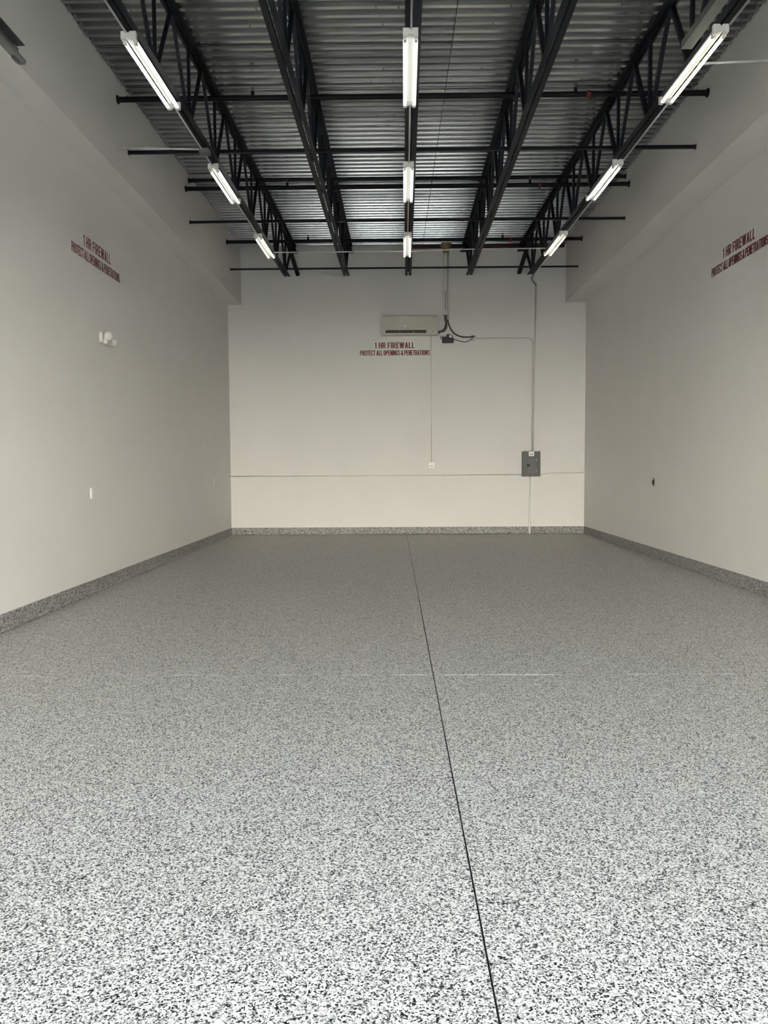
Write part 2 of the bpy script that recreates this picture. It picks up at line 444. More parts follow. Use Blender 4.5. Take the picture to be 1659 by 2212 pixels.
# ------------------------------------------------------------------ open-web steel joists
JOISTS = [(-1.947, 0.0089), (-0.835, 0.0076), (0.331, 0.0154), (1.472, 0.0147), (2.603, 0.0023)]
def jpos(i, y): X, K = JOISTS[i]; return X - K * (D - y)
NODE0, NODE = 6.80 - 7 * 1.09, 1.09
CW, CG = 0.049, 0.0194
def L(y, z0): return (0, y - D, z0 - SL * (D - y))     # joist-local point at depth y
chord_meshes = {}
def joist_parts():
    parts = []
    for s in (-1, 1):
        # bottom chord angle: flat leg outwards at the foot, upright leg along the gap
        bm = bmesh.new()
        bar(bm, L(YF + 0.35, ZB), L(14.67, ZB), [(s * (CG / 2 + a), b) for a, b in [(0, 0), (CW, 0), (CW, 0.006), (0.006, 0.006), (0.006, CW), (0, CW)]])
        parts.append(('bottom_chord', bm))
        bm = bmesh.new()
        bar(bm, L(YF + 0.01, ZD), L(D - 0.02, ZD), [(s * (CG / 2 + a), -b) for a, b in [(0, 0.001), (CW + 0.006, 0.001), (CW + 0.006, 0.008), (0.007, 0.008), (0.007, CW + 0.006), (0, CW + 0.006)]])
        parts.append(('top_chord', bm))
    zb, zt = ZB + 0.020, ZD - 0.045
    n = 0
    y = NODE0
    nodes = []
    while y < 14.6: nodes.append(y); y += NODE
    for k, y in enumerate(nodes):
        w = 0.036
        def web(ya, za, yb, zb_, w=w, off=0.0):
            bm = bmesh.new()
            a = Vector(L(ya, za)); b = Vector(L(yb, zb_))
            bar(bm, a, b, [(-w / 2, -w / 2), (w / 2, -w / 2), (w / 2, -w / 2 + 0.008), (-w / 2 + 0.008, -w / 2 + 0.008), (-w / 2 + 0.008, w / 2), (-w / 2, w / 2)], up=(1, 0, 0))
            parts.append(('web_member', bm))
        web(y + 0.03, zb, y + 0.03, zt, 0.034)
        web(y - 0.03, zb, max(y - NODE / 2 + 0.03, YF + 0.05), zt)
        if k < len(nodes) - 1: web(y + 0.08, zb, y + NODE / 2 - 0.02, zt, 0.042)
        else: web(y + 0.06, zb, D - 0.25, zt, 0.042)
    bm = bmesh.new()
    box(bm, (-0.055, -0.17, ZD - 0.115), (0.055, -0.005, ZD - 0.05)); box(bm, (-0.10, -0.13, ZD - 0.13), (0.10, -0.001, ZD - 0.115))
    parts.append(('bearing_seat', bm))
    out = []
    for nme, bm in parts:
        bmesh.ops.recalc_face_normals(bm, faces=bm.faces[:])
        me = bpy.data.meshes.new(nme); bm.to_mesh(me); bm.free(); out.append((nme, me))
    return out
JP = joist_parts()
JLAB = ['black open-web steel joist carrying the strip lights nearest the emergency lamp wall',
        'black open-web steel joist second from the emergency lamp wall, no lights on it',
        'black open-web steel joist down the middle of the ceiling, carrying strip lights',
        'black open-web steel joist without lights above the black pump and breaker panel side',
        'black open-web steel joist carrying lights nearest the wall with the dark outlet']
joists = []
for i, (X, K) in enumerate(JOISTS):
    t = thing('steel_joist', JLAB[i], 'joist', (X, D, 0), (0, 0, -math.atan(K)), 'open-web roof joists')
    for nme, me in JP: obj_me(nme, me, 'joist', t)
    joists.append(t)
# stout diagonal end braces on the two outer joists, down to the end wall
for i, dx in ((0, 0.08), (4, -0.06)):
    bm = bmesh.new()
    bar(bm, (0, -1.1, ZD - 0.10), (dx, -0.004, ZB + 0.24), rect(0.07, 0.05))
    obj('end_brace', bm, 'joist', joists[i])

# bridging bars across the joists
def bridging(y, z, w, label):
    bm = bmesh.new()
    t = thing('bridging_bar', label, 'bridging bar', (XUL, y, z), group='bridging bars across the joists')
    bar(bm, (0.004, 0, 0), (XUR - XUL - 0.004, 0, 0), [(-w / 2, -w / 2), (w / 2, -w / 2), (w / 2, w / 2), (w / 2 - 0.006, w / 2), (w / 2 - 0.006, -w / 2 + 0.006), (-w / 2, -w / 2 + 0.006)])
    obj('bar', bm, 'bridging', t)
    for x in (0.0, XUR - XUL - 0.006):
        obj('end_plate', bx((x, -w * 0.75, -w * 0.8), (x + 0.006, w * 0.75, w * 0.8)), 'bridging', t)
bridging(9.02, 4.985, 0.034, 'black steel bridging bar at bottom chord level nearest the camera')
bridging(9.02, deck_z(9.02) - 0.05, 0.030, 'black steel bridging bar tucked behind the nearest sprinkler pipe')
bridging(11.67, 5.636, 0.044, 'black steel bridging bar high against the deck beside the middle sprinkler pipe')
bridging(11.695, 5.037, 0.032, 'black steel bridging bar at bottom chord level between middle and far lights')
bridging(14.575, 5.073, 0.028, 'black steel bridging bar closest to the end wall, below the deck edge')

# sprinkler pipes
def sprinkler(y, zl, zr_, label):
    t = thing('sprinkler_pipe', label, 'pipe', (XUL, y, zl), group='black sprinkler pipes')
    Lx = XUR - XUL
    def at(x): return (x - XUL, 0, (zr_ - zl) * (x - XUL) / Lx)
    bm = bmesh.new(); rod(bm, at(XUL + 0.003), at(XUR - 0.003), 0.030, 16); obj('pipe', bm, 'pipe', t, smooth=False)
    for x, sgn in ((XUL, 1), (XUR, -1)):
        bm = bmesh.new(); lathe(bm, [(0.047, 0.001), (0.047, 0.008), (0.036, 0.02)], at(x), (sgn, 0, 0)); obj('escutcheon', bm, 'pipe', t)
    for x in (-1.515, 2.03):
        a = Vector(at(x))
        bm = bmesh.new(); rod(bm, a + Vector((0, 0, 0.02)), a + Vector((0, 0, 0.068)), 0.021, 12)
        s = obj('outlet_fitting', bm, 'pipe', t)
        bm = bmesh.new()
        lathe(bm, [(0.010, 0.068), (0.012, 0.078), (0.006, 0.080), (0.004, 0.10), (0.004, 0.108), (0.018, 0.110), (0.018, 0.113)], a)
        for q in (-1, 1):
            tube(bm, [a + Vector((q * 0.010, 0, 0.076)), a + Vector((q * 0.016, 0, 0.092)), a + Vector((q * 0.004, 0, 0.108))], 0.0028, 6, 4)
        obj('sprinkler_head', bm, 'head_metal', s)
    a = at(2.168)
    bm = bmesh.new(); lathe(bm, [(0.031, -0.02), (0.042, -0.018), (0.042, 0.018), (0.031, 0.02)], a, (1, 0, 0), 14)
    box(bm, (a[0] - 0.016, -0.012, a[2] - 0.055), (a[0] + 0.016, 0.012, a[2] - 0.036))
    obj('red_coupling', bm, 'red_fit', t)
sprinkler(8.695, 5.425, 5.428, 'black sprinkler pipe with red coupling nearest the camera')
sprinkler(11.49, 5.452, 5.462, 'black sprinkler pipe with red coupling, middle of the three')
sprinkler(14.285, 5.491, 5.496, 'black sprinkler pipe with red coupling nearest the end wall')

# ------------------------------------------------------------------ twin-tube strip lights
def fixture_meshes():
    LN = 1.26
    P = []
    bm = bmesh.new(); box(bm, (-0.030, 0.03, -0.040), (0.030, LN - 0.03, -0.002), 0.003); P.append(('housing', bm, 'white_metal', None))
    # near and far lampholder plates, the near one notched for the conduit
    for y, dpt in ((0.0, 1), (LN, -1)):
        bm = bmesh.new()
        prof = [(-0.060, -0.002), (-0.060, -0.062), (-0.022, -0.062), (-0.022, -0.050), (0.022, -0.050), (0.022, -0.062), (0.060, -0.062), (0.060, -0.002), (0.012, -0.002), (0.0, -0.016), (-0.012, -0.002)]
        b2 = prism_y(prof, y, y + dpt * 0.035)
        me = bpy.data.meshes.new('tmp'); b2.to_mesh(me); b2.free(); bm.from_mesh(me); bpy.data.meshes.remove(me)
        P.append(('end_cap', bm, 'lampholder', None))
        for s in (-1, 1):
            b3 = bx((s * 0.043 - 0.012, min(y + dpt * 0.03, y + dpt * 0.075), -0.080), (s * 0.043 + 0.012, max(y + dpt * 0.03, y + dpt * 0.075), -0.046), 0.003)
            P.append(('lampholder', b3, 'lampholder', None))
    for s in (-1, 1):
        bm = bmesh.new(); rod(bm, (s * 0.044, 0.065, -0.064), (s * 0.044, LN - 0.065, -0.064), 0.0155, 14); P.append(('tube', bm, 'tube', None))
    out = []
    for n, bm, m, _ in P:
        bmesh.ops.recalc_face_normals(bm, faces=bm.faces[:])
        me = bpy.data.meshes.new(n); bm.to_mesh(me); bm.free(); out.append((n, me, m))
    return out
FP = fixture_meshes()
FP_WARM = []
for n, me, m in FP:
    if n == 'tube':
        FP_WARM.append((n, me.copy(), 'tube_warm'))
    else: FP_WARM.append((n, me, m))
ROWS = {0: ('above the emergency lamp wall side', -0.028), 2: ('on the middle joist', -0.026), 4: ('above the dark outlet side', 0.0)}
DEPTH = [(6.225, 'nearest'), (8.99, 'middle'), (11.80, 'farthest')]
FIX = {}
for j, (where, off) in ROWS.items():
    for k, (y, dist) in enumerate(DEPTH):
        x = jpos(j, y) + off
        t = thing('strip_light', 'lit twin-tube strip light %s, %s of three' % (where, dist), 'strip light',
                  (x, y, chord_z(y) - 0.001), (slope, 0, -math.atan(JOISTS[j][1])), 'twin-tube strip lights under the joists')
        for n, me, m in (FP_WARM if (j == 4 and k != 1) or (j == 0 and k == 2) else FP): obj_me(n, me, m, t)
        FIX[j, k] = t

# ------------------------------------------------------------------ conduits
def conduit(name, pts, r, mat, label, cat='conduit', couplings=(), sub=0, straps=()):
    P0 = Vector(pts[0])
    t = thing(name, label, cat, P0)
    bm = bmesh.new(); tube(bm, [Vector(p) - P0 for p in pts], r, 10, sub)
    obj('run', bm, mat, t, smooth=True)
    for p, d in couplings:
        p = Vector(p) - P0; d = Vector(d)
        bm = bmesh.new(); rod(bm, p - d * 0.03, p + d * 0.03, r * 1.5, 10); obj('coupling', bm, mat, t)
    for p, d in straps:
        p = Vector(p) - P0; d = Vector(d)
        bm = bmesh.new(); box(bm, p - Vector((0.012 + r * abs(1 - d.x) * 1.2, r * 1.0, 0.012 + r * abs(1 - d.z) * 1.2)), p + Vector((0.012 + r * abs(1 - d.x) * 1.2, r * 1.2, 0.012 + r * abs(1 - d.z) * 1.2)))
        obj('strap', bm, mat, t)
    return t
COFF = {0: -0.045, 2: -0.020, 4: 0.062}
def along(j, ya, yb, label):
    o = COFF[j]
    conduit('conduit', [(jpos(j, y) + o, y, chord_z(y) - 0.012) for y in (ya, yb)], 0.0095, 'emt', label)
NAMES = {0: 'the emergency lamp side joist', 2: 'the middle joist', 4: 'the dark outlet side joist'}
for j in (0, 2, 4):
    along(j, YF + 0.4, 6.222, 'thin conduit under %s, before the first light' % NAMES[j])
    along(j, 7.488, 8.987, 'thin conduit under %s, between nearest and middle lights' % NAMES[j])
    along(j, 10.252, 11.797, 'thin conduit under %s, between middle and farthest lights' % NAMES[j])
along(4, 13.065, 14.66, 'thin conduit under the joist nearest the dark outlet wall, beyond the farthest light')
yx = 12.87; zx = chord_z(yx) - 0.014
conduit('conduit', [(jpos(0, yx) + 0.035, yx, zx), (jpos(2, yx) - 0.09, yx, zx)], 0.009, 'emt', 'thin conduit crossing between farthest lights, on the emergency lamp side of the middle joist')
conduit('conduit', [(jpos(2, yx) + 0.04, yx, zx), (1.0, yx, zx + 0.022), (jpos(4, yx) - 0.065, yx, zx + 0.03)], 0.009, 'emt', 'thin conduit crossing between farthest lights, above the black condensate pump')
yl = 8.64
conduit('conduit', [(XUL + 0.004, yl, 4.885), (jpos(0, yl) - 0.075, yl, 4.862)], 0.011, 'emt', 'thin conduit from the soffit wall to the grey junction box',
        couplings=(((XUL + 0.012, yl, 4.885), (0.25, 0, 0)), ((XUL + 0.33, yl, 4.878), (1, 0, 0))))
conduit('conduit', [(jpos(4, 6.86) + 0.062, 6.86, 4.815), (XUR - 0.004, 6.86, 4.84)], 0.011, 'emt', 'thin conduit from the light nearest camera to the soffit on the dark outlet side')
t = thing('junction_box', 'small grey steel junction box under the joist nearest the emergency lamp wall', 'junction box', (jpos(0, 8.60) - 0.022, 8.60, chord_z(8.6) - 0.002))
obj('box', bx((-0.052, -0.055, -0.042), (0.052, 0.055, 0), 0.004), 'strut', t)
obj('cover', bx((-0.056, -0.059, -0.046), (0.056, 0.059, -0.042), 0.001), 'strut', t)
for s in (-1, 1): obj('screw', lathe(bmesh.new(), [(0.005, -0.049), (0.005, -0.046)], (0.035 * s, 0, 0), n=8), 'steel', t)

# galvanised channel hung beside the outer joist, camera end
t = thing('strut_channel', 'pale galvanised channel clamped beside the joist nearest the dark outlet wall', 'strut channel', (jpos(4, 4.0) - 0.125, YF + 0.4, 0))
def czl(y): return chord_z(y + YF + 0.4)
for nm, a0, prof in (('channel', 0, [(-0.045, 0.062), (-0.045, 0.0), (0.045, 0.0), (0.045, 0.062), (0.040, 0.062), (0.040, 0.005), (-0.040, 0.005), (-0.040, 0.062)]),):
    y1 = 6.60 - YF - 0.4
    bm = bmesh.new(); bar(bm, (0, 0, czl(0) - 0.004), (0, y1, czl(y1) - 0.004), prof); obj(nm, bm, 'strut', t)
    for y in (1.2, 3.0, 4.5):
        obj('clamp', bx((0.04, y, czl(y) + 0.01), (0.075, y + 0.04, czl(y) + 0.03)), 'steel', t)

# overhead door track, inner end
def door_track(x, sgn, label):
    t = thing('door_track', label, 'door track', (x, 0.6, 0))
    y1 = 5.57 - 0.6
    zt = 4.21
    # track: J-shaped rolled steel; hanger angle above it
    bm = bmesh.new()
    tr = [(0.0, 0.0), (0.045, 0.0), (0.052, 0.010), (0.052, 0.030), (0.047, 0.030), (0.047, 0.012), (0.042, 0.005), (0.004, 0.005), (0.004, 0.062), (0.0, 0.062)]
    bar(bm, (0, 0.02, zt), (0, y1, zt + 0.0), [(sgn * a, b) for a, b in tr]); obj('track', bm, 'strut', t)
    bm = bmesh.new(); bar(bm, (-0.004 * sgn, 0.02, zt + 0.065), (-0.004 * sgn, y1 - 0.02, zt + 0.065), [(sgn * a, b) for a, b in [(0, 0), (0.006, 0), (0.006, 0.052), (0.060, 0.052), (0.060, 0.058), (0, 0.058)]]); obj('hanger_angle', bm, 'panel_grey', t)
    bm = bmesh.new(); bar(bm, (0.02 * sgn, y1 - 0.13, zt + 0.03), (0.02 * sgn, y1 - 0.06, zt + 0.03), rect(0.02, 0.10)); obj('splice_plate', bm, 'dark_grey', t)
    bm = bmesh.new(); rod(bm, (0.012 * sgn, y1 - 0.55, zt + 0.12), (0.012 * sgn, y1 - 0.55, deck_z(5.0) - 0.005), 0.006, 8) if False else None
    return t
door_track(-2.62, 1, 'galvanised overhead door track hanging by the emergency lamp wall soffit')

# ------------------------------------------------------------------ end wall: air conditioner
t = thing('air_conditioner', 'cream wall-mounted split air conditioner above the firewall sign', 'air conditioner', (0.366, D - 0.002, 3.985))
W2 = 0.553
prof = [(0, 0.0), (-0.16, 0.0), (-0.195, 0.045), (-0.215, 0.10), (-0.222, 0.34), (-0.21, 0.378), (0, 0.382)]
bm = bmesh.new()
A = [bm.verts.new((-W2, y, z)) for y, z in prof]; B = [bm.verts.new((W2, y, z)) for y, z in prof]
bm.faces.new(A); bm.faces.new(B[::-1])
for i in range(len(prof)):
    j = (i + 1) % len(prof); bm.faces.new((A[i], B[i], B[j], A[j]))
bmesh.ops.bevel(bm, geom=bm.edges[:], offset=0.008, segments=2, affect='EDGES')
obj('body', bm, 'ac_plastic', t)
bm = bmesh.new()
fp = [(-0.2185, 0.118), (-0.2305, 0.118), (-0.2305, 0.352), (-0.224, 0.366), (-0.214, 0.366)]
A = [bm.verts.new((-W2 + 0.006, y, z)) for y, z in fp]; B = [bm.verts.new((W2 - 0.006, y, z)) for y, z in fp]
bm.faces.new(A); bm.faces.new(B[::-1])
for i in range(len(fp)):
    j = (i + 1) % len(fp); bm.faces.new((A[i], B[i], B[j], A[j]))
fpn = obj('front_panel', bm, 'ac_gloss', t)
bm = bmesh.new(); lathe(bm, [(0.018, 0), (0.018, 0.004), (0.014, 0.006)], (-0.10, -0.2300, 0.160), (0, -1, 0), 16); obj('badge', bm, 'white_plastic', fpn)
obj('outlet_slot', bx((-0.487, -0.216, 0.034), (0.318, -0.175, 0.083)), 'dark', t)
for z in (0.045, 0.064): 
    bm = bmesh.new(); bar(bm, (-0.48, -0.214, z), (0.31, -0.214, z + 0.004), rect(0.018, 0.004)); obj('vane', bm, 'dark_grey', t)
for x in (-0.21, 0.06): obj('vane_pin', bx((x, -0.219, 0.040), (x + 0.012, -0.212, 0.072)), 'ac_plastic', t)
obj('display_window', bx((0.365, -0.209, 0.045), (0.43, -0.200, 0.075), 0.002), 'ac_plastic', t)
obj('sensor', bx((0.445, -0.212, 0.056), (0.462, -0.20, 0.068)), 'dark', t)

# line-set cover, conduit beside it, spray foam where it leaves the room
t = thing('line_set_cover', 'tall pale plastic pipe cover rising from the air conditioner to the roof', 'pipe cover', (1.075, D - 0.001, 4.39))
obj('cover', bx((-0.040, -0.065, 0), (0.034, 0, 1.36), 0.008), 'painted', t)
obj('slot', bx((-0.006, -0.067, 0.09), (0.006, -0.060, 0.46)), 'dark_grey', t)
obj('joint_band', bx((-0.046, -0.072, 0.0), (0.040, 0, 0.055), 0.006), 'painted', t)
obj('joint_band', bx((-0.043, -0.069, 0.47), (0.037, 0, 0.50), 0.004), 'painted', t)
conduit('conduit', [(1.141, D - 0.022, 4.30), (1.134, D - 0.022, 5.62)], 0.019, 'painted', 'pale conduit standing close beside the tall plastic pipe cover')
bm = bmesh.new()
tube(bm, [(1.085, D - 0.055, 5.60), (1.085, D - 0.06, 5.66), (1.085, D - 0.075, 5.715), (1.085, D - 0.07, 5.75)], lambda u: 0.055 + 0.075 * u ** 1.5, 14, 3)
for v in bm.verts:
    k = random.uniform(0.9, 1.1); v.co.x = 1.085 + (v.co.x - 1.085) * k; v.co.y = min(D - 0.002, v.co.y)
tag(obj('spray_foam', bm, 'foam', smooth=True), 'tan spray foam sealing the pipe cover at the roof', 'spray foam')
# wrapped refrigerant lines bending into the unit
t = thing('refrigerant_line', 'dark wrapped refrigerant lines bending from pipe cover into the air conditioner', 'pipe', (1.08, D - 0.03, 4.39))
for dx, ex, ez in ((-0.012, -0.17, -0.365), (0.016, -0.168, -0.335)):
    bm = bmesh.new(); tube(bm, [(dx, 0, 0.03), (dx, -0.005, -0.14), (dx + 0.004, -0.012, -0.22), (dx - 0.03, -0.03, -0.295), (dx - 0.09, -0.06, -0.335), (ex + 0.01, -0.075, ez)], 0.016, 10, 5); obj('wrapped_pipe', bm, 'insulation', t, smooth=True)
bm = bmesh.new(); tube(bm, [(-0.02, -0.02, -0.13), (-0.03, -0.03, -0.2), (-0.055, -0.04, -0.25), (-0.11, -0.06, -0.30)], 0.010, 8, 5); obj('drain_hose', bm, 'white_plastic', t, smooth=True)

# condensate pump
t = thing('condensate_pump', 'dark blue and black condensate pump with white sticker beside the air conditioner', 'pump', (1.115, D - 0.002, 3.838))
bm = bmesh.new(); box(bm, (-0.105, -0.10, 0.0), (0.12, 0, 0.085), 0.010); obj('tank', bm, 'pump_black', t)
prof = [(-0.11, 0.085), (-0.10, 0.122), (-0.075, 0.128), (-0.06, 0.108), (-0.045, 0.105), (-0.01, 0.165), (0.025, 0.172), (0.045, 0.16), (0.10, 0.155), (0.112, 0.085)]
b2 = prism_y(prof, -0.085, -0.005); bmesh.ops.bevel(b2, geom=b2.edges[:], offset=0.004, segments=1, affect='EDGES'); obj('motor_housing', b2, 'pump_blue', t)
obj('sticker', bx((0.032, -0.0875, 0.100), (0.085, -0.0855, 0.148)), 'sticker', t)
bm = bmesh.new(); tube(bm, [(-0.10, -0.04, 0.085), (-0.128, -0.045, 0.088), (-0.137, -0.045, 0.115), (-0.120, -0.045, 0.138)], 0.006, 8, 5); obj('hose_hook', bm, 'pump_black', t, smooth=True)
conduit('cable', [(0.935, D - 0.10, 4.005), (0.98, D - 0.06, 3.99), (1.03, D - 0.03, 3.955)], 0.004, 'painted', 'thin pale hose from the air conditioner corner to the pump', 'hose', sub=5)

# surface outlet box and cables
t = thing('outlet_box', 'square grey steel outlet box on the end wall beside the pump', 'outlet box', (1.642, D - 0.002, 3.885))
obj('box', bx((-0.052, -0.045, 0), (0.052, 0, 0.102), 0.004), 'steel', t)
obj('cover', bx((-0.054, -0.049, -0.002), (0.054, -0.045, 0.104), 0.001), 'steel', t)
obj('receptacle', bx((-0.03, -0.052, 0.03), (0.03, -0.049, 0.072)), 'white_plastic', t)
obj('plug', bx((-0.008, -0.075, 0.046), (0.016, -0.050, 0.078), 0.004), 'cable', t)
conduit('cable', [(1.125, D - 0.022, 4.30), (1.135, D - 0.03, 4.23), (1.19, D - 0.035, 4.10), (1.27, D - 0.035, 4.015), (1.38, D - 0.035, 3.965), (1.50, D - 0.04, 3.952), (1.59, D - 0.055, 3.955), (1.637, D - 0.077, 3.965)], 0.013, 'cable', 'thick black cable drooping from pipe cover to the outlet box', 'cable', sub=5,
        couplings=(((1.43, D - 0.036, 3.956), (0.25, 0, 0)),))
conduit('cable', [(1.222, D - 0.045, 3.925), (1.30, D - 0.04, 3.895), (1.40, D - 0.04, 3.865), (1.50, D - 0.04, 3.862), (1.585, D - 0.055, 3.905), (1.637, D - 0.076, 3.945)], 0.007, 'cable', 'thin black cord sagging from the pump to the outlet box', 'cable', sub=5)

# conduits on the end wall
zc = 3.93
conduit('conduit', [(1.696, D - 0.020, zc), (2.72, D - 0.020, zc), (2.775, D - 0.020, zc - 0.012), (2.812, D - 0.020, zc - 0.05), (2.824, D - 0.020, zc - 0.11), (2.818, D - 0.020, 3.3), (2.808, D - 0.020, 1.668)], 0.013, 'painted',
        'painted conduit running from the outlet box, bending down to the breaker panel')
conduit('conduit', [(2.878, D - 0.018, 4.95), (2.858, D - 0.018, 3.4), (2.842, D - 0.018, 1.668)], 0.016, 'painted', 'painted conduit rising from the breaker panel to the flexible whip')
yj = 14.66
conduit('flexible_conduit', [(jpos(4, yj) + 0.058, yj + 0.005, 4.935), (2.645, 14.75, 4.90), (2.713, 15.0, 4.91), (2.80, 15.35, 4.955), (2.868, 15.56, 4.99), (2.878, D - 0.018, 4.945)], 0.013, 'flex', 'dark flexible conduit drooping from the joist end to the wall conduit', sub=5)
conduit('conduit', [(XL + 0.01, D - 0.014, 1.199), (0.0, D - 0.014, 1.196), (2.608, D - 0.014, 1.203)], 0.011, 'painted', 'long painted conduit running level across the end wall to the breaker panel',
        straps=(((-2.0, D - 0.014, 1.198), (1, 0, 0)), ((-0.5, D - 0.014, 1.197), (1, 0, 0)), ((1.0, D - 0.014, 1.199), (1, 0, 0)), ((2.33, D - 0.014, 1.202), (1, 0, 0))))
conduit('conduit', [(2.972, D - 0.014, 1.200), (3.05, D - 0.014, 1.206), (3.14, D - 0.014, 1.224), (3.25, D - 0.014, 1.228), (XR - 0.015, D - 0.014, 1.231)], 0.012, 'painted', 'short painted conduit from breaker panel to the corner by the dark outlet wall')
conduit('conduit', [(2.783, D - 0.026, 1.163), (2.772, D - 0.030, 0.15), (2.771, D - 0.036, 0.002)], 0.019, 'white_plastic', 'white conduit dropping from the breaker panel to the floor')
conduit('wire_raceway', [(0.789, D - 0.008, 3.985), (0.792, D - 0.008, 1.462)], 0.0075, 'painted', 'thin painted wire raceway from the air conditioner down to the thermostat', 'raceway')

# thermostat
t = thing('thermostat', 'small square white thermostat on the end wall', 'thermostat', (0.794, D - 0.001, 1.344))
obj('case', bx((-0.058, -0.026, 0), (0.058, 0, 0.114), 0.005), 'white_plastic', t)
obj('screen', bx((-0.034, -0.0275, 0.034), (0.034, -0.0262, 0.046)), 'ink', t)
obj('button', bx((-0.012, -0.0285, 0.014), (0.012, -0.026, 0.022), 0.001), 'lampholder', t)

# breaker panel
t = thing('breaker_panel', 'grey steel breaker panel with a small door on the end wall', 'breaker panel', (2.791, D - 0.002, 1.163))
obj('cabinet', bx((-0.176, -0.09, 0.004), (0.176, 0, 0.498)), 'panel_grey', t)
obj('trim_cover', bx((-0.183, -0.100, 0), (0.183, -0.09, 0.503), 0.003), 'panel_grey', t)
d = obj('door', bx((-0.083, -0.109, 0.052), (0.105, -0.100, 0.372), 0.003), 'panel_door', t)
obj('latch', bx((-0.085, -0.117, 0.196), (-0.034, -0.109, 0.246), 0.003), 'dark', d)
for z in (0.10, 0.315): 
    bm = bmesh.new(); rod(bm, (0.102, -0.110, z), (0.102, -0.110, z + 0.034), 0.006, 8); obj('hinge', bm, 'steel', d)
lb = obj('label', bx((-0.053, -0.103, 0.408), (0.055, -0.101, 0.500)), 'sticker', t)
for z in (0.430, 0.444, 0.458): obj('print_line', bx((-0.036, -0.1038, z), (0.038, -0.1029, z + 0.007)), 'ink', lb)
for x in (-0.125, -0.02, 0.045): 
    bm = bmesh.new(); lathe(bm, [(0.022, 0), (0.022, 0.012), (0.016, 0.02)], (x, -0.045, 0.499), n=12); obj('hub', bm, 'steel', t)

# steel ledger angle where the deck meets the end wall
bm = bmesh.new(); bar(bm, (0.42, D - 0.001, ZD - 0.002), (XUR - 0.03, D - 0.001, ZD - 0.002), [(0, 0), (0, -0.055), (0.006, -0.055), (0.006, -0.006), (0.075, -0.006), (0.075, 0)])
tag(obj('ledger_angle', bm, 'red_primer'), 'dark red primed steel angle at the top of the end wall', 'ledger angle')

